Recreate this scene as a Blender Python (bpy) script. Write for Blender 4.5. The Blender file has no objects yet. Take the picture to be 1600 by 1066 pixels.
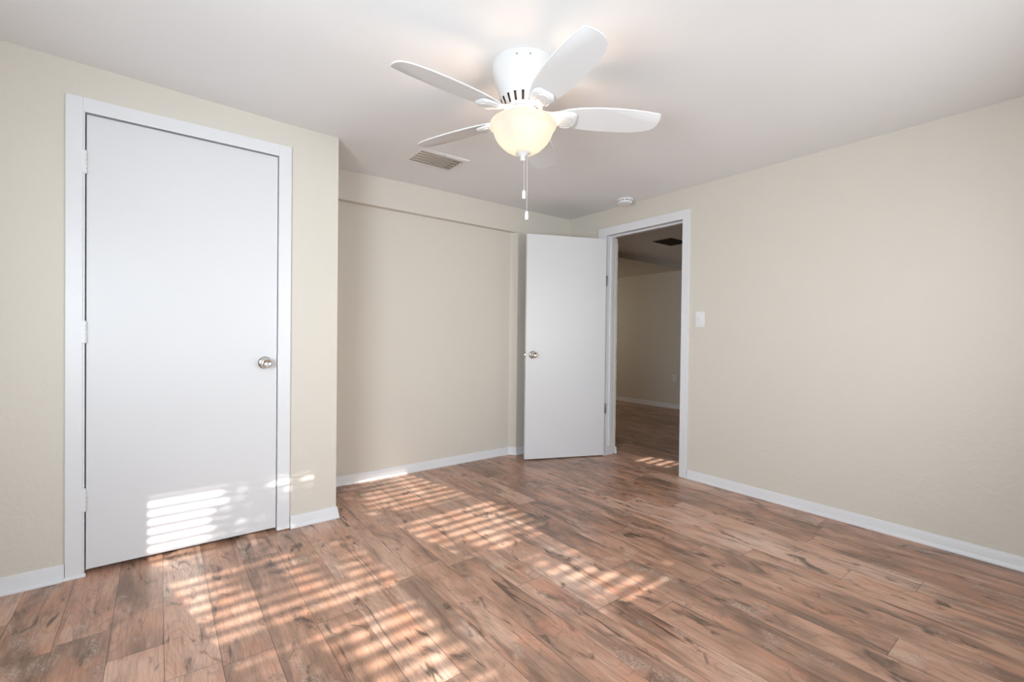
import bpy, bmesh, math, random
from mathutils import Vector, Matrix

S = bpy.context.scene
COL = S.collection
random.seed(7)

# ------------------------------------------------------------------ camera
F_PX, YAW, PITCH, ROLL, CAM_H = 712.83, 0.6582, -0.0100, 0.0116, 1.0882
cam = bpy.data.cameras.new('camera')
cam.sensor_fit = 'HORIZONTAL'
cam.sensor_width = 36.0
cam.lens = 36.0 * F_PX / 1600.0
cam.clip_start = 0.02
cam_o = bpy.data.objects.new('camera', cam)
COL.objects.link(cam_o)
fw = Vector((math.sin(YAW) * math.cos(PITCH), math.cos(YAW) * math.cos(PITCH), math.sin(PITCH)))
rt = Vector((math.cos(YAW), -math.sin(YAW), 0))
up = rt.cross(fw)
c_, s_ = math.cos(ROLL), math.sin(ROLL)
r2 = c_ * rt + s_ * up
u2 = -s_ * rt + c_ * up
m = Matrix.Identity(4)
for i in range(3):
    m[i][0], m[i][1], m[i][2] = r2[i], u2[i], -fw[i]
m[0][3], m[1][3], m[2][3] = 0, 0, CAM_H
cam_o.matrix_world = m
S.camera = cam_o

# ------------------------------------------------------------------ world, sun, exposure
S.view_settings.view_transform = 'Standard'
S.view_settings.look = 'None'
S.view_settings.gamma = 1.0
S.view_settings.exposure = 0.15
S.view_settings.use_curve_mapping = False

world = bpy.data.worlds.new('world')
S.world = world
world.use_nodes = True
wn = world.node_tree.nodes
wl = world.node_tree.links
sky = wn.new('ShaderNodeTexSky')
sky.sky_type = 'NISHITA'
sky.sun_disc = False
sky.sun_elevation = math.radians(26)
sky.sun_rotation = math.radians(180)
wl.new(sky.outputs[0], wn['Background'].inputs[0])
wn['Background'].inputs[1].default_value = 0.12

def lamp(name, kind, loc, energy, color, direction=None, **kw):
    d = bpy.data.lights.new(name, kind)
    d.energy = energy
    d.color = color
    for k, v in kw.items():
        setattr(d, k, v)
    o = bpy.data.objects.new(name, d)
    o.location = loc
    if direction is not None:
        o.rotation_euler = Vector(direction).to_track_quat('-Z', 'Y').to_euler()
    COL.objects.link(o)
    return o

SUN_DIR = Vector((-0.22, 1.0, -0.487))
lamp('sun', 'SUN', (3, -8, 6), 12.0, (1.0, 0.90, 0.83), SUN_DIR, angle=math.radians(0.36))

# daylight at the rear windows; the left-wall and far-room lamps are added fill
FILL_TINT = (0.82, 0.925, 1.0)
for wx, watts, aim, tint in ((1.10, 6.5, (-0.42, 1, -0.03), (0.77, 0.905, 1.0)), (2.09, 12.0, (0.02, 1, 0.02), (0.91, 0.955, 1.0))):
    lamp('window_daylight', 'AREA', (wx, -0.52, 1.25), watts, tint, aim,
         shape='RECTANGLE', size=0.72, size_y=0.8, spread=math.radians(125))
lamp('window_daylight', 'AREA', (-0.82, 0.55, 1.25), 48.0, FILL_TINT, (1, 0.50, 0.0),
     shape='RECTANGLE', size=1.1, size_y=0.8, spread=math.radians(155))
lamp('far_window_daylight', 'AREA', (4.9, 6.48, 1.4), 9.0, (1.0, 0.90, 0.72), (0.15, -1, 0.0),
     shape='RECTANGLE', size=1.1, size_y=0.8)

# ------------------------------------------------------------------ dimensions
YL, YB, YH, XR, H, XC = 2.766, 3.342, 3.285, 3.254, 2.261, 0.832
XL, YW = -0.90, -0.60
HH = 2.200         # ceiling height of the far room
WT = 2.36          # wall tops run past the ceiling
XR2 = 3.392        # far face of the right wall
XF, YF = 6.323, 6.6

# ------------------------------------------------------------------ node helpers
class G:
    def __init__(self, name):
        self.mat = bpy.data.materials.new(name)
        self.mat.use_nodes = True
        self.t = self.mat.node_tree
        self.t.nodes.clear()
        self.out = self.t.nodes.new('ShaderNodeOutputMaterial')
    def n(self, typ, **kw):
        x = self.t.nodes.new(typ)
        for k, v in kw.items():
            setattr(x, k, v)
        return x
    def put(self, sock, v):
        if isinstance(v, bpy.types.NodeSocket):
            self.t.links.new(v, sock)
        elif v is not None:
            if isinstance(v, tuple) and len(v) == 3 and sock.type == 'RGBA':
                v = v + (1.0,)
            sock.default_value = v
    def m(self, op, a, b=None, c=None, clamp=False):
        x = self.n('ShaderNodeMath', operation=op)
        x.use_clamp = clamp
        self.put(x.inputs[0], a)
        if b is not None: self.put(x.inputs[1], b)
        if c is not None: self.put(x.inputs[2], c)
        return x.outputs[0]
    def xyz(self, a, b, c):
        x = self.n('ShaderNodeCombineXYZ')
        for i, v in enumerate((a, b, c)): self.put(x.inputs[i], v)
        return x.outputs[0]
    def sep(self, v):
        x = self.n('ShaderNodeSeparateXYZ'); self.put(x.inputs[0], v)
        return x.outputs
    def noise(self, vec, scale=1.0, detail=3.0, rough=0.55, dist=0.0):
        x = self.n('ShaderNodeTexNoise')
        self.put(x.inputs['Vector'], vec)
        x.inputs['Scale'].default_value = scale
        x.inputs['Detail'].default_value = detail
        x.inputs['Roughness'].default_value = rough
        x.inputs['Distortion'].default_value = dist
        return x.outputs['Fac']
    def white(self, vec):
        x = self.n('ShaderNodeTexWhiteNoise', noise_dimensions='3D')
        self.put(x.inputs['Vector'], vec)
        return x.outputs['Value']
    def mr(self, v, a, b, c=0.0, d=1.0, smooth=False):
        x = self.n('ShaderNodeMapRange')
        if smooth: x.interpolation_type = 'SMOOTHSTEP'
        for i, q in enumerate((v, a, b, c, d)): self.put(x.inputs[i], q)
        return x.outputs[0]
    def mix(self, f, a, b, blend='MIX'):
        x = self.n('ShaderNodeMix', data_type='RGBA', blend_type=blend)
        self.put(x.inputs[0], f); self.put(x.inputs[6], a); self.put(x.inputs[7], b)
        return x.outputs[2]
    def ramp(self, f, stops):
        x = self.n('ShaderNodeValToRGB')
        e = x.color_ramp.elements
        while len(e) < len(stops): e.new(0.5)
        for q, (p, c) in zip(e, stops):
            q.position = p; q.color = tuple(c) + (1.0,)
        self.put(x.inputs[0], f)
        return x.outputs[0]
    def bump(self, h, strength=0.2, dist=0.01):
        x = self.n('ShaderNodeBump')
        x.inputs['Strength'].default_value = strength
        x.inputs['Distance'].default_value = dist
        self.put(x.inputs['Height'], h)
        return x.outputs[0]
    def bsdf(self, color, rough=0.5, metal=0.0, normal=None, spec=0.5, **kw):
        x = self.n('ShaderNodeBsdfPrincipled')
        self.put(x.inputs['Base Color'], color)
        self.put(x.inputs['Roughness'], rough)
        x.inputs['Metallic'].default_value = metal
        x.inputs['Specular IOR Level'].default_value = spec
        if normal is not None: self.put(x.inputs['Normal'], normal)
        for k, v in kw.items(): self.put(x.inputs[k], v)
        self.t.links.new(x.outputs[0], self.out.inputs[0])
        return x
    def pos(self):
        return self.n('ShaderNodeNewGeometry').outputs['Position']
    def obj(self):
        return self.n('ShaderNodeTexCoord').outputs['Object']

def mat_paint(name, color, rough=0.6, bump_scale=90.0, strength=0.12, spec=0.3, vary=0.015):
    g = G(name)
    p = g.pos()
    n1 = g.noise(p, bump_scale, 3.0, 0.6)
    n2 = g.noise(p, 1.3, 2.0)
    col = g.mix(g.mr(n2, 0.3, 0.7), tuple(c * (1 - vary) for c in color), tuple(min(1, c * (1 + vary)) for c in color))
    g.bsdf(col, rough, normal=g.bump(n1, strength, 0.004), spec=spec)
    return g.mat

def mat_wall(name, color):
    g = G(name)
    p = g.pos()
    n1 = g.noise(p, 70.0, 4.0, 0.55)
    n3 = g.mr(g.noise(p, 26.0, 3.0, 0.5), 0.46, 0.60, 0, 1, True)
    h = g.m('ADD', g.m('MULTIPLY', n1, 0.5), n3)
    n2 = g.noise(p, 0.9, 3.0)
    col = g.mix(g.mr(n2, 0.3, 0.7), tuple(c * 0.985 for c in color), tuple(c * 1.015 for c in color))
    g.bsdf(col, 0.62, normal=g.bump(h, 0.10, 0.004), spec=0.3)
    return g.mat

def mat_metal(name, color, rough=0.3):
    g = G(name)
    n = g.noise(g.obj(), 220.0, 2.0)
    g.bsdf(color, g.mr(n, 0.3, 0.7, rough * 0.85, rough * 1.15), metal=1.0)
    return g.mat

def mat_floor():
    g = G('laminate_planks')
    W, L = 0.152, 1.215
    x, y, _ = g.sep(g.pos())
    u = g.m('DIVIDE', g.m('SUBTRACT', x, 0.016), W)
    row = g.m('FLOOR', u)
    fu = g.m('SUBTRACT', u, row)
    shift = g.m('MULTIPLY', g.white(g.xyz(row, 3.7, 1.1)), 1.0)
    v = g.m('ADD', g.m('DIVIDE', y, L), shift)
    colm = g.m('FLOOR', v)
    fv = g.m('SUBTRACT', v, colm)
    r1 = g.white(g.xyz(row, colm, 0.5))
    r2 = g.white(g.xyz(row, colm, 7.5))
    r3 = g.white(g.xyz(row, colm, 13.5))
    # plank space: every plank reads its own piece of the noise
    ox = g.m('MULTIPLY', r1, 37.0); oz = g.m('MULTIPLY', r2, 91.0)
    px = g.m('ADD', x, ox)
    base = g.xyz(px, y, oz)
    slow = g.xyz(g.m('MULTIPLY', px, 1.0), g.m('MULTIPLY', y, 0.38), oz)
    fine = g.xyz(g.m('MULTIPLY', px, 1.0), g.m('MULTIPLY', y, 0.05), oz)
    midv = g.xyz(px, g.m('MULTIPLY', y, 0.16), oz)
    # base tones: plank to plank, then blotches inside the plank
    blot = g.noise(slow, 6.5, 3.0, 0.55, 0.4)
    tone = g.ramp(g.m('ADD', g.m('MULTIPLY', r3, 0.50), g.m('MULTIPLY', g.mr(blot, 0.30, 0.70), 0.52)), [
        (0.08, (0.205, 0.120, 0.082)), (0.30, (0.415, 0.232, 0.156)),
        (0.52, (0.590, 0.332, 0.230)), (0.74, (0.670, 0.412, 0.302)), (0.95, (0.720, 0.505, 0.396))])
    # grey weathered drifts and reddish drifts
    drift = g.mr(g.noise(g.xyz(px, g.m('MULTIPLY', y, 0.28), g.m('ADD', oz, 31.0)), 7.5, 3.0, 0.55, 0.5), 0.48, 0.66, 0, 0.85, True)
    tone = g.mix(drift, tone, g.mix(r1, (0.205, 0.122, 0.085), (0.390, 0.244, 0.175)))
    red = g.mr(g.noise(g.xyz(px, g.m('MULTIPLY', y, 0.4), g.m('ADD', oz, 5.0)), 9.0, 3.0, 0.5), 0.52, 0.70, 0, 0.55, True)
    tone = g.mix(red, tone, (0.610, 0.280, 0.172))
    # streaky grain
    gr = g.noise(fine, 170.0, 4.0, 0.65)
    tone = g.mix(g.mr(gr, 0.34, 0.60, 0.34, 0.0), tone, (0.120, 0.068, 0.046))
    mg = g.noise(midv, 38.0, 3.0, 0.55, 0.7)
    tone = g.mix(g.mr(mg, 0.54, 0.74, 0, 0.40), tone, (0.560, 0.385, 0.290))
    ds = g.noise(g.xyz(px, g.m('MULTIPLY', y, 0.08), g.m('ADD', oz, 41.0)), 20.0, 3.0, 0.55, 0.8)
    tone = g.mix(g.mr(ds, 0.52, 0.70, 0, 0.55, True), tone, (0.135, 0.080, 0.056))
    # cathedral figure: contour lines of a stretched field, only on part of the planks
    field = g.noise(g.xyz(px, g.m('MULTIPLY', y, 0.26), g.m('ADD', oz, 2.0)), 6.0, 1.5, 0.45, 0.3)
    ring = g.m('ABSOLUTE', g.m('SINE', g.m('MULTIPLY', field, 75.0)))
    ring = g.mr(ring, 0.0, 0.40, 0.28, 0.0, True)
    ring_on = g.mr(g.noise(slow, 4.0, 2.0), 0.42, 0.54, 0.0, 1.0, True)
    tone = g.mix(g.m('MULTIPLY', ring, ring_on), tone, (0.165, 0.098, 0.066))
    # dark knots and cracks, stretched along the plank
    kn = g.noise(g.xyz(px, g.m('MULTIPLY', y, 0.42), g.m('ADD', oz, 11.0)), 12.0, 5.0, 0.62, 1.0)
    tone = g.mix(g.mr(kn, 0.55, 0.70, 0, 0.88, True), tone, (0.090, 0.058, 0.044))
    cr = g.noise(g.xyz(px, g.m('MULTIPLY', y, 0.10), g.m('ADD', oz, 17.0)), 22.0, 4.0, 0.6, 1.2)
    tone = g.mix(g.mr(cr, 0.63, 0.69, 0, 0.8, True), tone, (0.085, 0.050, 0.035))
    # whitish rubbed patches
    wp = g.noise(g.xyz(px, g.m('MULTIPLY', y, 0.5), g.m('ADD', oz, 23.0)), 9.0, 4.0, 0.6, 0.6)
    wp = g.m('MULTIPLY', g.mr(wp, 0.55, 0.68, 0, 1, True), g.mr(g.noise(base, 130.0, 3.0, 0.7), 0.44, 0.58, 0, 0.55))
    tone = g.mix(wp, tone, (0.60, 0.49, 0.41))
    # seams
    eu = g.m('MULTIPLY', g.m('MINIMUM', fu, g.m('SUBTRACT', 1.0, fu)), W)
    ev = g.m('MULTIPLY', g.m('MINIMUM', fv, g.m('SUBTRACT', 1.0, fv)), L)
    e = g.m('MINIMUM', eu, ev)
    seam = g.mr(e, 0.0006, 0.0016, 1.0, 0.0)
    tone = g.mix(g.m('MULTIPLY', seam, 0.7), tone, (0.05, 0.03, 0.02))
    hgt = g.m('SUBTRACT', g.m('MULTIPLY', gr, 0.35), g.mr(e, 0.0, 0.003, 1.0, 0.0))
    rough = g.mr(gr, 0.3, 0.7, 0.36, 0.26)
    g.bsdf(tone, rough, normal=g.bump(hgt, 0.22, 0.0012), spec=0.45)
    return g.mat

WALL_C = (0.690, 0.640, 0.572)
M = {}
M['wall'] = mat_wall('wall_paint_greige', WALL_C)
M['ceiling'] = mat_paint('ceiling_paint_white', (0.835, 0.825, 0.825), 0.75, 110.0, 0.12, 0.2)
M['trim'] = mat_paint('trim_paint_white', (0.765, 0.765, 0.785), 0.38, 40.0, 0.05, 0.5)
M['door'] = mat_paint('door_paint_white', (0.725, 0.722, 0.740), 0.40, 30.0, 0.03, 0.5)
M['hinge_paint'] = mat_paint('hinge_paint_white', (0.78, 0.78, 0.79), 0.35, 200.0, 0.10, 0.5)
M['floor'] = mat_floor()
M['nickel'] = mat_metal('satin_nickel', (0.60, 0.57, 0.53), 0.24)
M['dark_metal'] = mat_metal('aged_hinge_metal', (0.22, 0.20, 0.18), 0.42)
M['fan_white'] = mat_paint('fan_enamel_white', (0.70, 0.69, 0.685), 0.32, 20.0, 0.01, 0.5)
M['blade'] = mat_paint('fan_blade_white', (0.74, 0.735, 0.735), 0.45, 60.0, 0.03, 0.4)
M['plastic'] = mat_paint('white_plastic', (0.80, 0.80, 0.81), 0.35, 60.0, 0.02, 0.5)
M['slot'] = mat_paint('dark_slot', (0.03, 0.028, 0.025), 0.8, 60.0, 0.02, 0.2)
M['slat'] = mat_paint('vent_slat_tan', (0.46, 0.41, 0.345), 0.6, 90.0, 0.08, 0.3, 0.08)
M['core'] = mat_paint('motor_core_bronze', (0.30, 0.19, 0.13), 0.6, 60.0, 0.05, 0.3)  # orange-brown colour paints in the lamp light seen through the slots
M['duct'] = mat_paint('duct_dark', (0.055, 0.042, 0.030), 0.8, 60.0, 0.05, 0.2)
M['blind'] = mat_paint('blind_vinyl_white', (0.80, 0.79, 0.76), 0.5, 60.0, 0.02, 0.4)
M['outside'] = mat_paint('exterior_stucco', (0.55, 0.52, 0.46), 0.8, 60.0, 0.3, 0.2)
M['grass'] = mat_paint('lawn_green', (0.12, 0.17, 0.06), 0.9, 30.0, 0.5, 0.2, 0.3)
M['bark'] = mat_paint('tree_bark', (0.12, 0.09, 0.06), 0.9, 40.0, 0.6, 0.2, 0.3)
M['leaf'] = mat_paint('tree_leaf', (0.08, 0.14, 0.04), 0.6, 30.0, 0.1, 0.4, 0.3)
M['plaster'] = mat_paint('rough_plaster_edge', (0.72, 0.68, 0.60), 0.9, 60.0, 0.6, 0.2, 0.06)

g = G('frosted_bowl_glass')
tr = g.n('ShaderNodeBsdfTranslucent'); tr.inputs[0].default_value = (0.40, 0.375, 0.345, 1)
df = g.n('ShaderNodeBsdfDiffuse'); df.inputs[0].default_value = (0.85, 0.80, 0.72, 1)
gl = g.n('ShaderNodeBsdfGlossy'); gl.inputs['Roughness'].default_value = 0.45
em = g.n('ShaderNodeEmission')
sw = g.noise(g.xyz(*[g.m('MULTIPLY', q, k) for q, k in zip(g.sep(g.obj()), (1, 1, 2.5))]), 9.0, 3.0, 0.5, 1.2)
g.put(em.inputs[0], g.mix(g.mr(sw, 0.35, 0.7), (1.0, 0.84, 0.66), (1.0, 0.91, 0.80)))
em.inputs[1].default_value = 0.27
mx = g.n('ShaderNodeMixShader'); mx.inputs[0].default_value = 0.35
g.t.links.new(tr.outputs[0], mx.inputs[1]); g.t.links.new(df.outputs[0], mx.inputs[2])
mg_ = g.n('ShaderNodeMixShader'); mg_.inputs[0].default_value = 0.02
g.t.links.new(mx.outputs[0], mg_.inputs[1]); g.t.links.new(gl.outputs[0], mg_.inputs[2])
ad = g.n('ShaderNodeAddShader')
g.t.links.new(mg_.outputs[0], ad.inputs[0]); g.t.links.new(em.outputs[0], ad.inputs[1])
g.t.links.new(ad.outputs[0], g.out.inputs[0])
M['bowl'] = g.mat

g = G('lit_bulb_glass')
em = g.n('ShaderNodeEmission'); em.inputs[1].default_value = 3.0
sw = g.noise(g.obj(), 4.0, 1.0)
g.put(em.inputs[0], g.mix(sw, (1.0, 0.74, 0.48), (1.0, 0.80, 0.56)))
g.t.links.new(em.outputs[0], g.out.inputs[0])
M['bulb'] = g.mat

g = G('window_glass')
tp = g.n('ShaderNodeBsdfTransparent'); tp.inputs[0].default_value = (0.96, 0.98, 0.97, 1)
gl = g.n('ShaderNodeBsdfGlossy'); gl.inputs['Roughness'].default_value = 0.02
fr = g.n('ShaderNodeFresnel'); fr.inputs[0].default_value = 1.45
mx = g.n('ShaderNodeMixShader')
g.t.links.new(fr.outputs[0], mx.inputs[0]); g.t.links.new(tp.outputs[0], mx.inputs[1]); g.t.links.new(gl.outputs[0], mx.inputs[2])
g.t.links.new(mx.outputs[0], g.out.inputs[0])
M['glass'] = g.mat

# ------------------------------------------------------------------ mesh helpers
def bm_new():
    return bmesh.new()

def box(bm, x0, x1, y0, y1, z0, z1, mat=None, bevel=0.0):
    cx, cy, cz = (x0 + x1) / 2, (y0 + y1) / 2, (z0 + z1) / 2
    mm = Matrix.Translation((cx, cy, cz)) @ Matrix.Diagonal((abs(x1 - x0), abs(y1 - y0), abs(z1 - z0), 1))
    if mat is not None:
        mm = mat @ mm
    r = bmesh.ops.create_cube(bm, size=1.0, matrix=mm)
    if bevel > 0:
        es = list({e for v in r['verts'] for e in v.link_edges})
        bmesh.ops.bevel(bm, geom=es, offset=bevel, segments=2, affect='EDGES', profile=0.6)
    return bm

def lathe(bm, prof, seg=48, center=(0, 0, 0), axis='Z', skip=None, mat=None):
    """prof: list of (r, h). skip(i, k) -> True leaves that face out."""
    T = Matrix.Translation(center)
    if axis == 'Y': T = T @ Matrix.Rotation(math.radians(90), 4, 'X')      # h runs towards -Y
    if axis == 'X': T = T @ Matrix.Rotation(math.radians(-90), 4, 'Y')     # h runs towards -X
    if mat is not None: T = mat @ T
    rings = []
    for r, h in prof:
        if r < 1e-6:
            rings.append([bm.verts.new(T @ Vector((0, 0, h)))])
        else:
            rings.append([bm.verts.new(T @ Vector((r * math.cos(2 * math.pi * k / seg), r * math.sin(2 * math.pi * k / seg), h))) for k in range(seg)])
    for i in range(len(rings) - 1):
        a, b = rings[i], rings[i + 1]
        for k in range(seg):
            if skip and skip(i, k): continue
            k2 = (k + 1) % seg
            if len(a) == 1 and len(b) == 1: continue
            if len(a) == 1: bm.faces.new((a[0], b[k], b[k2]))
            elif len(b) == 1: bm.faces.new((a[k], b[0], a[k2]))
            else: bm.faces.new((a[k], b[k], b[k2], a[k2]))
    return bm

def prism(bm, pts, z0, z1):
    """pts: xy polygon."""
    lo = [bm.verts.new((x, y, z0)) for x, y in pts]
    hi = [bm.verts.new((x, y, z1)) for x, y in pts]
    bm.faces.new(lo[::-1]); bm.faces.new(hi)
    n = len(pts)
    for i in range(n):
        j = (i + 1) % n
        bm.faces.new((lo[i], lo[j], hi[j], hi[i]))
    return bm

def sweep(bm, path, prof, side=1):
    """prof of (offset, z) swept along an xy path, mitred; side=+1 offsets to the left of travel."""
    n = len(path)
    P = [Vector(p) for p in path]
    rings = []
    for i in range(n):
        d1 = (P[i] - P[i - 1]).normalized() if i > 0 else None
        d2 = (P[i + 1] - P[i]).normalized() if i < n - 1 else None
        if d1 is None: d1 = d2
        if d2 is None: d2 = d1
        n1 = Vector((-d1.y, d1.x)) * side; n2 = Vector((-d2.y, d2.x)) * side
        b = (n1 + n2)
        b = b / max(0.2, b.dot(n1))
        rings.append([bm.verts.new((P[i].x + b.x * o, P[i].y + b.y * o, z)) for o, z in prof])
    k = len(prof)
    for i in range(n - 1):
        for j in range(k):
            j2 = (j + 1) % k
            bm.faces.new((rings[i][j], rings[i][j2], rings[i + 1][j2], rings[i + 1][j]))
    bm.faces.new(rings[0]); bm.faces.new(rings[-1][::-1])
    return bm

def tube(bm, pts, r, seg=10):
    pts = [Vector(p) for p in pts]
    rings = []
    for i, p in enumerate(pts):
        d = (pts[min(i + 1, len(pts) - 1)] - pts[max(i - 1, 0)]).normalized()
        a = d.orthogonal().normalized(); b = d.cross(a)
        rr = r[i] if isinstance(r, (list, tuple)) else r
        rings.append([bm.verts.new(p + a * rr * math.cos(2 * math.pi * k / seg) + b * rr * math.sin(2 * math.pi * k / seg)) for k in range(seg)])
    for i in range(len(rings) - 1):
        for k in range(seg):
            k2 = (k + 1) % seg
            bm.faces.new((rings[i][k], rings[i][k2], rings[i + 1][k2], rings[i + 1][k]))
    bm.faces.new(rings[0][::-1]); bm.faces.new(rings[-1])
    return bm

def obj(name, bm, mat, parent=None, smooth=False, angle=35, local=False):
    """Link the bmesh as ONE object; world coordinates unless local."""
    bmesh.ops.recalc_face_normals(bm, faces=bm.faces)
    me = bpy.data.meshes.new(name)
    bm.to_mesh(me); bm.free()
    me.materials.append(M[mat] if isinstance(mat, str) else mat)
    if smooth:
        for p in me.polygons: p.use_smooth = True
        try: me.set_sharp_from_angle(angle=math.radians(angle))
        except Exception: pass
    o = bpy.data.objects.new(name, me)
    COL.objects.link(o)
    if parent is not None:
        o.parent = parent
        if not local:
            bpy.context.view_layer.update()
            o.matrix_parent_inverse = parent.matrix_world.inverted()
    return o

def tag(o, label=None, cat=None, group=None, kind=None):
    if label: o['label'] = label
    if cat: o['category'] = cat
    if group: o['group'] = group
    if kind: o['kind'] = kind
    return o

def thing(name, loc, label, cat, group=None, kind=None):
    o = bpy.data.objects.new(name, None)
    o.location = loc
    o.empty_display_size = 0.05
    COL.objects.link(o)
    bpy.context.view_layer.update()
    return tag(o, label, cat, group, kind)

def struct(name, bm, mat, label, cat, smooth=False):
    return tag(obj(name, bm, mat, smooth=smooth), label, cat, kind='structure')

# ------------------------------------------------------------------ the shell
bm = bm_new(); box(bm, XL - 0.15, XF + 0.15, YW - 0.14, YF + 0.15, -0.12, 0.0)
struct('floor', bm, 'floor', 'reddish brown rustic wood plank floor with sunlit stripes', 'floor')

# ceiling, with the slight settling seen along the closet wall
bm = bm_new()
xs = [XL - 0.1 + (XR + 0.06 - XL + 0.1) * i / 40 for i in range(41)]
ys = [YW - 0.1 + (YB + 0.25 - YW + 0.1) * j / 40 for j in range(41)]
def sst(a, b, t):
    t = max(0.0, min(1.0, (t - a) / (b - a))); return t * t * (3 - 2 * t)
def ceil_z(x, y):
    f = sst(1.4, 2.75, y) * (1 - sst(0.84, 1.7, x))
    return H - 0.026 * max(-0.6, min(0.6, x + 0.02)) * f
lo = [[bm.verts.new((x, y, ceil_z(x, y))) for y in ys] for x in xs]
hi = [[bm.verts.new((x, y, WT + 0.04)) for y in ys] for x in xs]
for i in range(40):
    for j in range(40):
        bm.faces.new((lo[i][j], lo[i][j + 1], lo[i + 1][j + 1], lo[i + 1][j]))
        bm.faces.new((hi[i][j], hi[i + 1][j], hi[i + 1][j + 1], hi[i][j + 1]))
for i in range(40):
    bm.faces.new((lo[i][0], lo[i + 1][0], hi[i + 1][0], hi[i][0]))
    bm.faces.new((lo[i][40], hi[i][40], hi[i + 1][40], lo[i + 1][40]))
    bm.faces.new((lo[0][i], hi[0][i], hi[0][i + 1], lo[0][i + 1]))
    bm.faces.new((lo[40][i], lo[40][i + 1], hi[40][i + 1], hi[40][i]))
struct('ceiling', bm, 'ceiling', 'smooth white ceiling of the bedroom', 'ceiling', True)

# closet wall with its door opening
CX0, CX1, CZ = -0.262, 0.514, 2.056
bm = bm_new()
box(bm, XL - 0.1, CX0 - 0.006, YL, YL + 0.1, 0, WT)
box(bm, CX1 + 0.006, XC, YL, YL + 0.1, 0, WT)
box(bm, CX0 - 0.006, CX1 + 0.006, YL, YL + 0.1, CZ + 0.006, WT)
box(bm, XC - 0.1, XC, YL + 0.1, YB + 0.1, 0, WT)
struct('wall_closet', bm, 'wall', 'greige closet wall on the left with a white door', 'wall')

bm = bm_new(); box(bm, XL - 0.1, XC - 0.1, YB + 0.1, YB + 0.2, 0, WT)
struct('wall_closet_back', bm, 'wall', 'back wall inside the closet', 'wall')

# alcove wall, dropped header and corner stub
bm = bm_new()
box(bm, XC, 2.552, YB, YB + 0.2, 0, WT)
prism(bm, [(2.552, YB + 0.2), (2.552, YB), (2.600, YH), (XR, YH), (XR, YB + 0.2)], 0, WT)
prism(bm, [(XC, YB), (XC, YH), (2.600, YH), (2.552, YB)], 2.040, WT)
struct('wall_back', bm, 'wall', 'greige back wall with a shallow recess under a dropped header', 'wall')

# right wall with the doorway
DY0, DY1, DZ = 2.026, 2.790, 2.022
bm = bm_new()
box(bm, XR, XR2, YW, DY0 - 0.016, 0, WT)
box(bm, XR, XR2, DY1 + 0.016, YF, 0, WT)
box(bm, XR, XR2, DY0 - 0.016, DY1 + 0.016, DZ + 0.016, WT)
struct('wall_right', bm, 'wall', 'long plain greige wall on the right with the open doorway', 'wall')

ADDED_LWIN = (0.0, 1.15, 0.86, 2.020)  # unseen window added to go with the left fill lamp
bm = bm_new()
box(bm, XL - 0.14, XL, YW - 0.14, ADDED_LWIN[0], 0, WT); box(bm, XL - 0.14, XL, ADDED_LWIN[1], YL + 0.1, 0, WT)
box(bm, XL - 0.14, XL, ADDED_LWIN[0], ADDED_LWIN[1], 0, ADDED_LWIN[2]); box(bm, XL - 0.14, XL, ADDED_LWIN[0], ADDED_LWIN[1], ADDED_LWIN[3], WT)
struct('wall_left', bm, 'wall', 'greige side wall left of the camera', 'wall')

# window wall behind the camera
SLAT_TILT = -4.0
WINS = [(0.70, 1.50, 0.86, 2.020), (1.73, 2.45, 0.86, 2.020), (4.00, 4.29, 1.37, 1.62)]
bm = bm_new()
xe = XL
for (a, b, z0, z1) in WINS:
    box(bm, xe, a, YW - 0.14, YW, 0, WT)
    box(bm, a, b, YW - 0.14, YW, 0, z0)
    box(bm, a, b, YW - 0.14, YW, z1, WT)
    xe = b
box(bm, xe, XF + 0.1, YW - 0.14, YW, 0, WT)
struct('wall_rear', bm, 'wall', 'window wall behind the camera', 'wall')

# far room
bm = bm_new(); box(bm, XF, XF + 0.1, YW, YF + 0.1, 0, WT)
struct('wall_hall', bm, 'wall', 'shaded tan wall seen through the doorway', 'wall')
ADDED_HWIN = (4.30, 5.50, 0.86, 2.02)  # unseen window added to go with the far room's fill lamp
bm = bm_new()
box(bm, XR, ADDED_HWIN[0], YF, YF + 0.14, 0, WT); box(bm, ADDED_HWIN[1], XF + 0.1, YF, YF + 0.14, 0, WT)
box(bm, ADDED_HWIN[0], ADDED_HWIN[1], YF, YF + 0.14, 0, ADDED_HWIN[2]); box(bm, ADDED_HWIN[0], ADDED_HWIN[1], YF, YF + 0.14, ADDED_HWIN[3], WT)
struct('wall_hall_end', bm, 'wall', 'end wall of the room beyond the doorway', 'wall')
bm = bm_new(); box(bm, XR + 0.06, XF + 0.1, YW - 0.1, YF + 0.1, HH, WT + 0.04)
struct('ceiling_hall', bm, 'ceiling', 'shaded ceiling of the room beyond the doorway', 'ceiling')
bm = bm_new(); box(bm, XR2, XF, 3.87, YF, 2.132, HH)
struct('beam_hall', bm, 'wall', 'dropped soffit under the ceiling beyond the doorway', 'beam')

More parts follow.
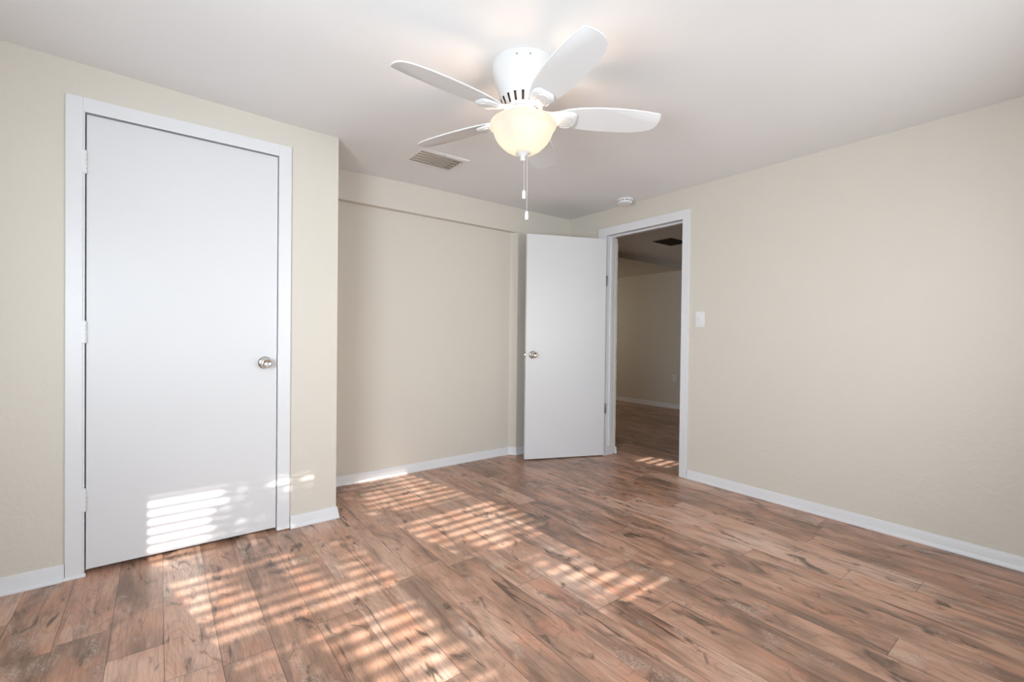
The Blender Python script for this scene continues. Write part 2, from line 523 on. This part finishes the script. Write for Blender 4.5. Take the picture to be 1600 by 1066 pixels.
# ------------------------------------------------------------------ baseboards
PB = [(0.0, 0.0), (0.017, 0.0), (0.017, 0.006), (0.013, 0.022), (0.009, 0.050), (0.006, 0.066), (0.0, 0.068)]
def base(name, path, label, side, prof=PB):
    bm = bm_new(); sweep(bm, path, prof, side)
    return struct(name, bm, 'trim', label, 'baseboard')
b = base('baseboard_left', [(XL, YL), (-0.326, YL)], 'white baseboard with a small shoe strip left of the closet door', -1)
bm = bm_new(); sweep(bm, [(XL, YL - 0.017), (-0.330, YL - 0.017)], [(0, 0), (0.013, 0), (0.012, 0.007), (0.007, 0.013), (0, 0.016)], -1)
sweep(bm, [(-0.330, YL - 0.013), (-0.256, YL - 0.013)], [(0, 0), (0.010, 0), (0.009, 0.006), (0.005, 0.010), (0, 0.012)], -1)
obj('shoe_moulding', bm, 'trim', b)
base('baseboard_closet', [(0.582, YL), (XC, YL), (XC, YB), (2.552, YB), (2.600, YH), (XR, YH)],
     'white baseboard running from the closet door round the recess', -1)
base('baseboard_right', [(XR, 1.958), (XR, YW)], 'white baseboard along the long right wall', -1)
base('baseboard_corner', [(XR, YH), (XR, 2.890)], 'short white baseboard behind the open door', -1)
base('baseboard_hall', [(XF, YF), (XF, YW)], 'white baseboard of the room beyond the doorway', -1)
base('baseboard_hall_side', [(XR2, 2.775), (XR2, YF)], 'white baseboard end just past the left door jamb', -1)

# ------------------------------------------------------------------ closet door, its casing and jamb
def casing_xz(bm, x0, x1, zt, w_l, w_r, w_t, yf, th, z0=0.0):
    """flat casing on a wall facing -Y, inner opening x0..x1, top zt."""
    box(bm, x0 - w_l, x0, yf - th, yf, z0, zt + w_t, bevel=0.002)
    box(bm, x1, x1 + w_r, yf - th, yf, z0, zt + w_t, bevel=0.002)
    box(bm, x0, x1, yf - th, yf, zt, zt + w_t, bevel=0.002)
bm = bm_new()
casing_xz(bm, CX0 - 0.006, CX1 + 0.002, CZ, 0.056, 0.061, 0.063, YL, 0.013, 0.006)
struct('trim_1', bm, 'trim', 'white casing around the closet door', 'door casing')
bm = bm_new()
box(bm, CX0 - 0.006, CX0, YL - 0.008, YL + 0.1, 0.004, CZ)
box(bm, CX1, CX1 + 0.006, YL - 0.008, YL + 0.1, 0.004, CZ)
box(bm, CX0 - 0.006, CX1 + 0.006, YL - 0.008, YL + 0.1, CZ, CZ + 0.006)
box(bm, CX0, CX0 + 0.010, YL + 0.042, YL + 0.075, 0.004, CZ)
box(bm, CX1 - 0.010, CX1, YL + 0.042, YL + 0.075, 0.004, CZ)
box(bm, CX0, CX1, YL + 0.042, YL + 0.075, CZ - 0.010, CZ)
struct('trim_2', bm, 'trim', 'white jamb inside the closet door casing', 'door jamb')

def knob_bm(bm, T):
    """round passage knob, axis along local +Z, base at the door face."""
    lathe(bm, [(0.0, 0.0), (0.033, 0.0), (0.033, 0.003), (0.028, 0.008), (0.016, 0.010), (0.0125, 0.013), (0.0125, 0.026),
               (0.017, 0.031), (0.0255, 0.038), (0.0285, 0.047), (0.0275, 0.055), (0.0235, 0.061), (0.019, 0.0625),
               (0.012, 0.0595), (0.006, 0.0585), (0.0, 0.0583)], 40, mat=T)
    return bm

def lathe_part(name, T, prof, mat, parent, seg=40):
    bm = bm_new(); lathe(bm, prof, seg, mat=T)
    return obj(name, bm, mat, parent, True)

def add_knob(door, T):
    k = lathe_part('door_knob', T, [(0.0, 0.010), (0.0125, 0.010), (0.0125, 0.026), (0.017, 0.031), (0.0255, 0.038), (0.0285, 0.047), (0.0275, 0.055),
               (0.0235, 0.061), (0.019, 0.0625), (0.012, 0.0595), (0.006, 0.0585), (0.0, 0.0583)], 'nickel', door)
    k['label'] = 'round satin nickel knob'
    lathe_part('rosette', T, [(0.0, 0.0), (0.033, 0.0), (0.033, 0.003), (0.028, 0.008), (0.016, 0.0105), (0.0, 0.0105)], 'nickel', k)

DX0, DX1, DZ0, DZ1 = -0.2575, 0.5105, 0.022, 2.0515
bm = bm_new(); box(bm, DX0, DX1, YL + 0.002, YL + 0.037, DZ0, DZ1, bevel=0.0012)
d1 = tag(obj('door_1', bm, 'door'), 'closed plain white slab closet door with a round knob', 'door', kind='structure')
add_knob(d1, Matrix.Translation((0.452, YL + 0.002, 0.931)) @ Matrix.Rotation(math.radians(90), 4, 'X'))
for z0, z1 in ((0.289, 0.385), (1.040, 1.132), (1.790, 1.886)):
    bm = bm_new()
    n = 5
    for k in range(n):                                   # five knuckles
        a = z0 + (z1 - z0) * k / n; c = z0 + (z1 - z0) * (k + 1) / n - 0.0012
        lathe(bm, [(0, a), (0.0062, a), (0.0068, a + 0.001), (0.0068, c - 0.001), (0.0062, c), (0, c)], 14, (CX0 + 0.0015, YL - 0.008, 0))
    for zc, s in ((z0, -1), (z1, 1)):
        lathe(bm, [(0, zc), (0.005, zc), (0.004, zc + s * 0.004), (0, zc + s * 0.005)], 12, (CX0 + 0.0015, YL - 0.008, 0))
    box(bm, CX0 - 0.012, CX0 + 0.0015, YL - 0.0155, YL - 0.013, z0, z1)
    box(bm, CX0 + 0.0015, CX0 + 0.013, YL - 0.0015, YL + 0.002, z0, z1)
    box(bm, CX0 + 0.0005, CX0 + 0.0025, YL - 0.008, YL + 0.002, z0, z1)
    obj('hinge', bm, 'hinge_paint', d1, True)['label'] = 'white painted hinge'
bm = bm_new()
box(bm, CX1 - 0.001, CX1 + 0.004, YL - 0.0095, YL - 0.002, 0.902, 0.968, bevel=0.001)
obj('strike_plate', bm, 'nickel', d1)['label'] = 'grey metal strike plate lip'

# ------------------------------------------------------------------ room doorway: casing, jamb, stop, ragged plaster edge
bm = bm_new()
xf, th = XR, 0.016
box(bm, xf - th, xf, DY1, 2.886, 0.0, DZ + 0.072, bevel=0.002)
box(bm, xf - th, xf, 1.962, DY0 - 0.004, 0.0, DZ + 0.072, bevel=0.002)
box(bm, xf - th, xf, DY0 - 0.004, DY1, DZ, DZ + 0.072, bevel=0.002)
struct('trim_3', bm, 'trim', 'white casing around the open doorway in the right wall', 'door casing')
bm = bm_new()
JX = 3.372
box(bm, xf - 0.010, JX, DY1, DY1 + 0.016, 0.0, DZ + 0.016)
box(bm, xf - 0.010, JX, DY0 - 0.016, DY0, 0.0, DZ + 0.016)
box(bm, xf - 0.010, JX, DY0, DY1, DZ, DZ + 0.016)
box(bm, xf + 0.042, xf + 0.078, DY1 - 0.011, DY1, 0.085, DZ, bevel=0.0015)
box(bm, xf + 0.042, xf + 0.078, DY0, DY0 + 0.011, 0.0, DZ, bevel=0.0015)
box(bm, xf + 0.042, xf + 0.078, DY0, DY1, DZ - 0.011, DZ, bevel=0.0015)
j = struct('trim_4', bm, 'trim', 'white jamb and stop lining the open doorway', 'door jamb')
# broken plaster lip past the jamb
bm = bm_new()
def lip(bm, y, sgn):
    n = 90
    prev = None
    for k in range(n + 1):
        z = 0.07 + (DZ - 0.08) * k / n
        w = 0.010 + random.uniform(-0.003, 0.006)
        q = random.uniform(0.0, 0.005)
        cur = [bm.verts.new((JX - 0.001, y + sgn * 0.010, z)), bm.verts.new((JX - 0.001, y - sgn * q, z)),
               bm.verts.new((XR2 + 0.001 + w * 0.5, y - sgn * q * 0.6, z)), bm.verts.new((XR2 + 0.001 + w * 0.5, y + sgn * 0.010, z))]
        if prev:
            for a in range(4):
                b2 = (a + 1) % 4
                bm.faces.new((prev[a], prev[b2], cur[b2], cur[a]))
        else: bm.faces.new(cur)
        prev = cur
    bm.faces.new(prev)
lip(bm, DY1, 1); lip(bm, DY0, -1)
obj('plaster_lip', bm, 'plaster', j, True)['label'] = 'rough unfinished plaster edge'

# ------------------------------------------------------------------ the open door
HX, HY = 3.236, 2.782
EX, EY = 2.537, 3.080
ang = math.atan2(EY - HY, EX - HX)
LW = math.hypot(EX - HX, EY - HY)
T = Matrix.Translation((HX, HY, 0)) @ Matrix.Rotation(ang, 4, 'Z')     # local x along the leaf, +y is the side facing the camera
d2e = Vector((math.sin(ang), -math.cos(ang)))
side = 1.0
OD0, OD1 = 0.010, 1.988
bm = bm_new(); box(bm, 0.004, LW, -0.035, 0.0, OD0, OD1, T, bevel=0.0012)
d2 = tag(obj('door_2', bm, 'door'), 'open plain white slab door swung into the back corner', 'door', kind='structure')
add_knob(d2, T @ Matrix.Translation((LW - 0.062, 0.0, 0.930)) @ Matrix.Rotation(math.radians(-90), 4, 'X'))
add_knob(d2, T @ Matrix.Translation((LW - 0.062, -0.035, 0.930)) @ Matrix.Rotation(math.radians(90), 4, 'X'))
bm = bm_new(); box(bm, LW - 0.0005, LW + 0.0012, -0.029, -0.006, 0.902, 0.958, T)
box(bm, LW, LW + 0.010, -0.022, -0.012, 0.922, 0.940, T, bevel=0.002)
obj('latch_plate', bm, 'nickel', d2)['label'] = 'nickel latch plate'
for z0, z1 in ((0.395, 0.485), (1.560, 1.650)):
    bm = bm_new()
    box(bm, 0.0015, 0.0045, -0.034, 0.004, z0, z1, T)
    lathe(bm, [(0, z0), (0.0055, z0), (0.006, z0 + 0.001), (0.006, z1 - 0.001), (0.0055, z1), (0, z1)], 14, mat=T @ Matrix.Translation((-0.002, 0.006, 0)))
    obj('hinge', bm, 'dark_metal', d2, True)['label'] = 'dark metal hinge leaf'

# ------------------------------------------------------------------ ceiling fan
FX, FY = 1.250, 1.555
fan = thing('ceiling_fan', (FX, FY, H), 'white five-blade flush-mount ceiling fan with a lit frosted bowl light', 'ceiling fan')
FC = (FX, FY, 0)
NS = 18
def slot_skip(i, k):
    return i == 7 and (k % 6) in (2, 3)
bm = bm_new()
lathe(bm, [(0.1385, 2.2605), (0.1385, 2.247), (0.1365, 2.243), (0.1365, 2.232), (0.131, 2.208), (0.121, 2.176), (0.109, 2.140), (0.099, 2.110),
           (0.084, 2.077), (0.080, 2.072), (0.075, 2.070), (0.068, 2.070), (0.067, 2.073), (0.067, 2.076)], NS * 6, FC, skip=slot_skip)
hs = obj('motor_housing', bm, 'fan_white', fan, True, 50)
bm = bm_new()
lathe(bm, [(0.0, 2.24), (0.078, 2.24), (0.078, 2.105), (0.062, 2.079), (0.0, 2.079)], 48, FC)
obj('motor_core', bm, 'core', hs, True)
for a in (-118, -141, 100, 35):
    bm = bm_new()
    lathe(bm, [(0, 0), (0.0042, 0), (0.0038, 0.002), (0, 0.0026)], 12,
          mat=Matrix.Translation((FX, FY, 2.236)) @ Matrix.Rotation(math.radians(a), 4, 'Z') @ Matrix.Translation((0.1363, 0, 0)) @ Matrix.Rotation(math.radians(90), 4, 'Y'))
    obj('housing_screw', bm, 'nickel', hs, True)
bm = bm_new()
lathe(bm, [(0.0, 2.082), (0.060, 2.082), (0.064, 2.073), (0.064, 2.062), (0.061, 2.0585), (0.054, 2.057), (0.052, 2.054), (0.052, 2.040), (0.048, 2.036),
           (0.034, 2.035), (0.034, 2.029), (0.030, 2.027), (0.0, 2.026)], 64, FC)
obj('switch_housing', bm, 'fan_white', fan, True)

OUT = [(0.150, -0.036), (0.190, -0.050), (0.240, -0.060), (0.320, -0.066), (0.400, -0.066), (0.480, -0.061), (0.540, -0.054),
       (0.590, -0.046), (0.595, -0.042), (0.601, -0.022), (0.603, 0.002), (0.600, 0.022), (0.592, 0.040), (0.574, 0.055), (0.545, 0.065),
       (0.490, 0.072), (0.420, 0.074), (0.340, 0.072), (0.270, 0.066), (0.210, 0.056), (0.170, 0.045), (0.150, 0.036)]
PT = 0.235
ZB = 2.047
def zpl(y): return ZB - PT * y
def build_blade():
    bm = bm_new()
    lo = [bm.verts.new((r, y, zpl(y) - 0.003)) for r, y in OUT]
    hi = [bm.verts.new((r, y, zpl(y) + 0.003)) for r, y in OUT]
    bm.faces.new(lo); bm.faces.new(hi[::-1])
    n = len(OUT)
    for i in range(n):
        k = (i + 1) % n
        bm.faces.new((lo[i], hi[i], hi[k], lo[k]))
    es = [e for e in bm.edges if abs(e.verts[0].co.z - e.verts[1].co.z + PT * (e.verts[0].co.y - e.verts[1].co.y)) < 1e-5]
    bmesh.ops.bevel(bm, geom=es, offset=0.0012, segments=1, affect='EDGES')
    return bm
def build_iron():
    bm = bm_new()
    rows = [(0.062, 0.014, 2.067, 0.010, 0.0), (0.085, 0.014, 2.063, 0.012, 0.0), (0.105, 0.016, 2.056, 0.013, 0.3), (0.125, 0.024, 2.048, 0.013, 0.8),
            (0.145, 0.034, 2.0425, 0.014, 1.0), (0.170, 0.043, 2.036, 0.014, 1.0), (0.195, 0.046, 2.034, 0.015, 1.0), (0.215, 0.044, 2.034, 0.014, 1.0),
            (0.228, 0.037, 2.0365, 0.010, 1.0), (0.234, 0.026, 2.040, 0.005, 1.0)]
    rings = []
    for r, w, z, t, f in rows:
        sec = []
        for q, d in ((-1, 0.35), (-0.82, 0.0), (-0.4, -0.10), (0, -0.15), (0.4, -0.10), (0.82, 0.0), (1, 0.35), (1, 1), (0, 1), (-1, 1)):
            y = q * w
            sec.append(bm.verts.new((r, y, z - f * PT * y - t * 0.5 + d * t)))
        rings.append(sec)
    k = len(rings[0])
    for i in range(len(rings) - 1):
        for a in range(k):
            b2 = (a + 1) % k
            bm.faces.new((rings[i][a], rings[i][b2], rings[i + 1][b2], rings[i + 1][a]))
    bm.faces.new(rings[0]); bm.faces.new(rings[-1][::-1])
    # raised shell ridge round the plate
    pts = []
    for i in range(25):
        a = math.radians(-115 + 230 * i / 24)
        r = 0.182 + 0.040 * math.cos(a); y = 0.034 * math.sin(a)
        pts.append((r, y, 2.0285 - PT * y))
    tube(bm, pts, 0.0042, 8)
    pts = []
    for i in range(17):
        a = math.radians(-105 + 210 * i / 16)
        r = 0.172 + 0.026 * math.cos(a); y = 0.021 * math.sin(a)
        pts.append((r, y, 2.0275 - PT * y))
    tube(bm, pts, 0.003, 8)
    return bm
PH = [-178.4, -106.4, -34.4, 37.6, 109.6]
bl0 = ir0 = None
for i, a in enumerate(PH):
    if bl0 is None:
        bl0 = obj('blade', build_blade(), 'blade', None, True, 40)
        ir0 = obj('blade_iron', build_iron(), 'fan_white', None, True, 50)
        bl, ir = bl0, ir0
    else:
        bl = bl0.copy(); COL.objects.link(bl)
        ir = ir0.copy(); COL.objects.link(ir)
    bl.parent = fan
    bl.matrix_parent_inverse = Matrix.Identity(4)
    bl.location = (0, 0, -H)
    bl.rotation_euler = (0, 0, math.radians(a))
    ir.parent = bl
    ir.matrix_parent_inverse = Matrix.Identity(4)
    ir.location = (0, 0, 0)

# bowl: real wall thickness, open at the top
BO = [(0.136, 2.0165), (0.1415, 2.0145), (0.1445, 2.008), (0.1430, 1.999), (0.1355, 1.989), (0.1305, 1.980), (0.1270, 1.969), (0.1205, 1.953), (0.1110, 1.938),
      (0.0975, 1.922), (0.0800, 1.906), (0.0580, 1.893), (0.0340, 1.885), (0.0080, 1.881)]
BI = [(0.0080, 1.885), (0.0330, 1.889), (0.0560, 1.897), (0.0775, 1.910), (0.0945, 1.926), (0.1075, 1.941), (0.1170, 1.955), (0.1230, 1.970),
      (0.1267, 1.981), (0.1320, 1.991), (0.1390, 2.000), (0.1403, 2.007), (0.1390, 2.012), (0.136, 2.0165)]
bm = bm_new(); lathe(bm, BO + BI, 80, FC)
bowl = obj('glass_bowl', bm, 'bowl', fan, True, 60)
bowl['label'] = 'glowing frosted glass bowl'
bm = bm_new()
lathe(bm, [(0.0, 1.8845), (0.030, 1.8915), (0.0345, 1.890), (0.0340, 1.887), (0.0260, 1.880), (0.0170, 1.875), (0.0110, 1.871), (0.0085, 1.867), (0.0105, 1.864),
           (0.0115, 1.860), (0.0105, 1.856), (0.0070, 1.8525), (0.0, 1.8515)], 40, FC)
obj('finial', bm, 'fan_white', bowl, True)
bm = bm_new(); tube(bm, [(FX, FY, 2.03), (FX, FY, 1.884)], 0.004, 12)
obj('centre_rod', bm, 'fan_white', fan, True)
for sx in (-1, 1):
    bm = bm_new()
    dx = 0.058 * sx
    lathe(bm, [(0.0, 2.032), (0.012, 2.031), (0.012, 2.008), (0.015, 1.998), (0.023, 1.982), (0.025, 1.967), (0.019, 1.953), (0.010, 1.947), (0.0, 1.945)], 24, (FX + dx * 0.62, FY + dx * 0.3, 0))
    obj('light_bulb', bm, 'bulb', fan, True)
def chain(dx, dy, z0, z1):
    bm = bm_new()
    x, y = FX + dx, FY + dy
    tube(bm, [(x, y, z0), (x, y, z1 + 0.035)], 0.0007, 8)
    z = z0
    while z > z1 + 0.036:
        bmesh.ops.create_icosphere(bm, subdivisions=1, radius=0.0011, matrix=Matrix.Translation((x, y, z)))
        z -= 0.0036
    ch = obj('pull_chain', bm, 'fan_white', fan, True)
    bm = bm_new()
    lathe(bm, [(0, z1 + 0.038), (0.003, z1 + 0.038), (0.0062, z1 + 0.034), (0.0078, z1 + 0.026), (0.0080, z1 + 0.010), (0.0072, z1 + 0.001), (0.0065, z1), (0, z1)], 20, (x, y, 0))
    obj('chain_pull', bm, 'plastic', ch, True)
    if z1 < 1.66:
        bm = bm_new(); bmesh.ops.create_icosphere(bm, subdivisions=2, radius=0.0028, matrix=Matrix.Translation((x, y, 1.717)))
        obj('chain_connector', bm, 'nickel', ch, True)
chain(0.0060, -0.0030, 1.858, 1.689)
chain(0.0165, -0.0110, 1.882, 1.598)
lamp('fan_bulb_light', 'POINT', (FX, FY, 1.975), 5.0, (1.0, 0.73, 0.53), shadow_soft_size=0.035)

# ------------------------------------------------------------------ ceiling register, smoke alarm, switch, outlet
def register(name, x0, x1, y0, y1, zc, label, n=5, slat='slat', frame='ceiling', group=None):
    v = thing(name, ((x0 + x1) / 2, (y0 + y1) / 2, zc), label, 'air vent', group)
    fw_ = 0.030
    bm = bm_new()
    o = [(x0, y0), (x1, y0), (x1, y1), (x0, y1)]
    ii = [(x0 + fw_, y0 + fw_), (x1 - fw_, y0 + fw_), (x1 - fw_, y1 - fw_), (x0 + fw_, y1 - fw_)]
    A = [bm.verts.new((x, y, zc)) for x, y in o]
    B = [bm.verts.new((x + (0.003 if k in (0, 3) else -0.003), y + (0.003 if k in (0, 1) else -0.003), zc - 0.006)) for k, (x, y) in enumerate(o)]
    Cc = [bm.verts.new((x, y, zc - 0.010)) for x, y in ii]
    D = [bm.verts.new((x, y, zc)) for x, y in ii]
    for P, Q in ((A, B), (B, Cc), (Cc, D), (D, A)):
        for k in range(4):
            k2 = (k + 1) % 4
            bm.faces.new((P[k], P[k2], Q[k2], Q[k]))
    obj('frame', bm, frame, v)
    xa, xb, ya, yb = x0 + fw_, x1 - fw_, y0 + fw_, y1 - fw_
    bm = bm_new(); box(bm, xa, xb, ya, yb, zc - 0.0012, zc - 0.0002)
    obj('duct_opening', bm, 'duct', v)
    for k in range(n):
        yc = ya + (yb - ya) * (k + 0.5) / n
        bm = bm_new()
        box(bm, xa, xb, -0.0125, 0.0125, -0.0009, 0.0009,
            Matrix.Translation((0, yc, zc - 0.0070)) @ Matrix.Rotation(math.radians(-5), 4, 'X'))
        obj('louvre', bm, slat, v)
    bm = bm_new()
    lathe(bm, [(0, zc - 0.0125), (0.003, zc - 0.0115), (0.004, zc - 0.008), (0, zc - 0.0075)], 12, ((x0 + x1) / 2, y0 + 0.015, 0))
    obj('screw', bm, 'dark_metal', v)
    return v
register('ceiling_vent', 1.272, 1.638, 2.600, 2.868, H, 'tan louvred air register in the white ceiling beside the fan')
register('ceiling_vent', 4.480, 4.840, 2.930, 3.180, HH, 'dark air register on the ceiling seen through the doorway', slat='duct', frame='duct')

sm = thing('smoke_detector', (3.118, 2.490, H), 'round white smoke alarm on the ceiling above the doorway', 'smoke alarm')
bm = bm_new()
lathe(bm, [(0.0, H), (0.066, H), (0.067, H - 0.010), (0.064, H - 0.014), (0.060, H - 0.0145)], 48, (3.118, 2.490, 0))
obj('base_plate', bm, 'plastic', sm, True)
bm = bm_new()
lathe(bm, [(0.057, H - 0.012), (0.057, H - 0.019), (0.0, H - 0.019)], 48, (3.118, 2.490, 0))
obj('smoke_slot', bm, 'slot', sm, True)
bm = bm_new()
lathe(bm, [(0.0, H - 0.0185), (0.060, H - 0.0185), (0.063, H - 0.022), (0.062, H - 0.030), (0.056, H - 0.038), (0.040, H - 0.041), (0.0, H - 0.042)], 48, (3.118, 2.490, 0))
for k in range(10):
    a = 2 * math.pi * k / 10
    box(bm, 0.055, 0.0600, -0.008, 0.008, H - 0.021, H - 0.012, Matrix.Translation((3.118, 2.490, 0)) @ Matrix.Rotation(a, 4, 'Z'))
obj('cover', bm, 'plastic', sm, True)

sw = thing('light_switch', (XR, 1.8725, 1.235), 'white toggle light switch on the right wall beside the doorway', 'light switch')
bm = bm_new(); box(bm, XR - 0.006, XR - 0.0002, 1.836, 1.909, 1.177, 1.293, bevel=0.0022)
obj('cover_plate', bm, 'plastic', sw, True, 30)
bm = bm_new()
box(bm, XR - 0.0075, XR - 0.005, 1.8665, 1.8785, 1.222, 1.248)
box(bm, -0.014, 0.0, -0.0045, 0.0045, -0.006, 0.006, Matrix.Translation((XR - 0.005, 1.8725, 1.237)) @ Matrix.Rotation(math.radians(25), 4, 'Y'), bevel=0.001)
obj('toggle', bm, 'plastic', sw)
for z in (1.205, 1.265):
    bm = bm_new(); lathe(bm, [(0, 0), (0.003, 0), (0.0025, 0.001), (0, 0.0013)], 12, (XR - 0.006, 1.8725, z), 'X')
    obj('screw', bm, 'plastic', sw)

ol = thing('wall_outlet', (XF, 4.038, 0.467), 'ivory electrical outlet on the shaded wall beyond the doorway', 'outlet')
bm = bm_new(); box(bm, XF - 0.006, XF - 0.0002, 4.000, 4.076, 0.410, 0.524, bevel=0.0022)
obj('cover_plate', bm, 'plastic', ol, True, 30)
for z in (0.447, 0.487):
    bm = bm_new(); box(bm, XF - 0.008, XF - 0.005, 4.023, 4.053, z - 0.013, z + 0.013, bevel=0.003)
    s = obj('socket', bm, 'plastic', ol, True, 30)
    bm = bm_new()
    for dy in (-0.006, 0.006): box(bm, XF - 0.0083, XF - 0.0075, 4.038 + dy - 0.0012, 4.038 + dy + 0.0012, z - 0.002, z + 0.007)
    obj('slot', bm, 'slot', s)

# ------------------------------------------------------------------ windows with blinds; the left-wall and far-end ones are unseen additions
wl_ = ['awning window behind the camera, nearer the closet side', 'awning window behind the camera, nearer the doorway side',
       'small high window of the room beyond the doorway', 'awning window in the side wall left of the camera', 'awning window in the end wall of the far room']
bl_ = ['white horizontal blind on the rear window nearer the closet side', 'white horizontal blind on the rear window nearer the doorway side',
       'small white blind on the high window of the far room', 'white horizontal blind on the window left of the camera', 'white horizontal blind on the end window of the far room']
T_LEFT = Matrix.Translation((XL, 0, 0)) @ Matrix.Rotation(math.radians(-90), 4, 'Z') @ Matrix.Translation((0, -YW, 0))
T_END = Matrix.Translation((0, YF, 0)) @ Matrix.Rotation(math.radians(180), 4, 'Z') @ Matrix.Translation((0, -YW, 0))
T_ID = Matrix.Identity(4)
ALLW = [(w, T_ID) for w in WINS] + [((-ADDED_LWIN[1], -ADDED_LWIN[0], ADDED_LWIN[2], ADDED_LWIN[3]), T_LEFT), ((-ADDED_HWIN[1], -ADDED_HWIN[0], ADDED_HWIN[2], ADDED_HWIN[3]), T_END)]
for i, ((a, b, z0, z1), TW) in enumerate(ALLW):
    w = thing('window_%d' % (i + 1), TW @ Vector(((a + b) / 2, YW - 0.10, z0)), wl_[i], 'window', kind='structure')
    bm = bm_new()
    t = 0.022
    box(bm, a, a + t, YW - 0.12, YW - 0.08, z0, z1, TW); box(bm, b - t, b, YW - 0.12, YW - 0.08, z0, z1, TW)
    box(bm, a + t, b - t, YW - 0.12, YW - 0.08, z0, z0 + t, TW); box(bm, a + t, b - t, YW - 0.12, YW - 0.08, z1 - t, z1, TW)
    rails = (1.205, 1.585) if i != 2 else ()
    for zr in rails: box(bm, a + t, b - t, YW - 0.12, YW - 0.085, zr - 0.020, zr + 0.020, TW)
    obj('window_frame', bm, 'trim', w)
    zs = [z0 + t] + [q for zr in rails for q in (zr - 0.02, zr + 0.02)] + [z1 - t]
    for k in range(0, len(zs), 2):
        bm = bm_new(); box(bm, a + t, b - t, YW - 0.104, YW - 0.100, zs[k], zs[k + 1], TW)
        obj('pane', bm, 'glass', w)
    bd = thing('window_blind', TW @ Vector(((a + b) / 2, YW - 0.042, z1)), bl_[i], 'window blind', 'blinds on the windows')
    bm = bm_new(); box(bm, a + 0.004, b - 0.004, YW - 0.07, YW - 0.015, z1 - 0.020, z1 - 0.001, TW, bevel=0.002)
    obj('head_rail', bm, 'blind', bd)
    z = z1 - 0.030
    bm = bm_new()
    while z > z0 + 0.03:
        box(bm, a + 0.006, b - 0.006, -0.025, 0.025, -0.0014, 0.0014,
            TW @ Matrix.Translation((0, YW - 0.042, z)) @ Matrix.Rotation(math.radians(SLAT_TILT), 4, 'X'))
        z -= 0.0432
    obj('slats', bm, 'blind', bd)
    bm = bm_new(); box(bm, a + 0.006, b - 0.006, YW - 0.062, YW - 0.022, z0 + 0.004, z0 + 0.018, TW, bevel=0.002)
    obj('bottom_rail', bm, 'blind', bd)
    for q in ((0.12, 0.88) if i != 2 else (0.5,)):
        xx = a + (b - a) * q
        bm = bm_new()
        tube(bm, [TW @ Vector((xx, YW - 0.0155, z0 + 0.01)), TW @ Vector((xx, YW - 0.0155, z1 - 0.015))], 0.0009, 6)
        obj('ladder_cord', bm, 'blind', bd)

# ------------------------------------------------------------------ outdoors behind the window wall: lawn and one dappling tree
bm = bm_new(); box(bm, -20, 25, -40, YW - 0.14, -0.30, -0.12)
struct('ground', bm, 'grass', 'lawn outside behind the camera', 'lawn')
tree = thing('garden_tree', (2.6, -4.2, -0.12), 'leafy garden tree outside the rear windows', 'tree')
bm = bm_new()
tube(bm, [(2.62, -4.3, -0.12), (2.60, -4.25, 0.9), (2.50, -4.2, 1.8), (2.30, -4.15, 2.8), (2.2, -4.2, 3.9)], [0.055, 0.045, 0.035, 0.025, 0.01], 10)
obj('trunk', bm, 'bark', tree, True)
# (window-plane x, window-plane z, radius, leaves): where the crown's shade falls on the windows
BL = [(1.10, 1.78, 0.15, 300), (0.99, 1.60, 0.10, 100), (1.36, 1.66, 0.17, 330), (1.34, 1.78, 0.12, 220), (1.16, 1.85, 0.07, 80), (1.42, 1.72, 0.10, 130), (1.25, 1.73, 0.10, 130), (1.28, 1.42, 0.12, 130),
      (0.83, 1.02, 0.15, 260), (0.98, 1.38, 0.09, 60), (1.37, 0.93, 0.14, 220), (1.46, 1.14, 0.11, 150), (1.48, 1.36, 0.10, 90),
      (1.88, 1.93, 0.15, 260), (1.78, 1.76, 0.12, 180), (1.82, 1.55, 0.08, 70), (1.78, 1.10, 0.17, 260), (1.80, 0.92, 0.14, 150), (2.26, 0.98, 0.16, 230), (2.36, 1.16, 0.12, 140),
      (2.42, 1.62, 0.05, 30), (2.14, 1.14, 0.14, 120), (2.40, 0.88, 0.14, 140)]
def backproject(wx, wz, d):
    return Vector((wx + 0.22 * d, YW - d, wz + 0.487 * d))
bm = bm_new()
bt = bm_new()
for wx, wz, r, n in BL:
    cen = backproject(wx, wz, 3.6)
    tube(bt, [(2.35, -4.2, max(1.2, cen.z - 0.5)), (cen + Vector((2.35, -4.2, cen.z - 0.2))) / 2, cen], [0.012, 0.008, 0.003], 6)
    for k in range(n):
        v = Vector((random.gauss(0, 1), random.gauss(0, 1), random.gauss(0, 1))).normalized() * r * (random.random() ** 0.45)
        v.y *= 1.6
        p = cen + v
        s = random.uniform(0.028, 0.055)
        R = Matrix.Rotation(random.uniform(0, 6.28), 3, 'Z') @ Matrix.Rotation(random.uniform(-1.2, 1.2), 3, 'X')
        q = [Vector((0, 0, 0)), Vector((s * 0.45, s * 0.5, 0.006)), Vector((0, s * 1.35, 0)), Vector((-s * 0.45, s * 0.5, 0.006))]
        bm.faces.new([bm.verts.new(p + R @ e) for e in q])
obj('foliage', bm, 'leaf', tree)['kind'] = 'stuff'
obj('branches', bt, 'bark', tree, True)
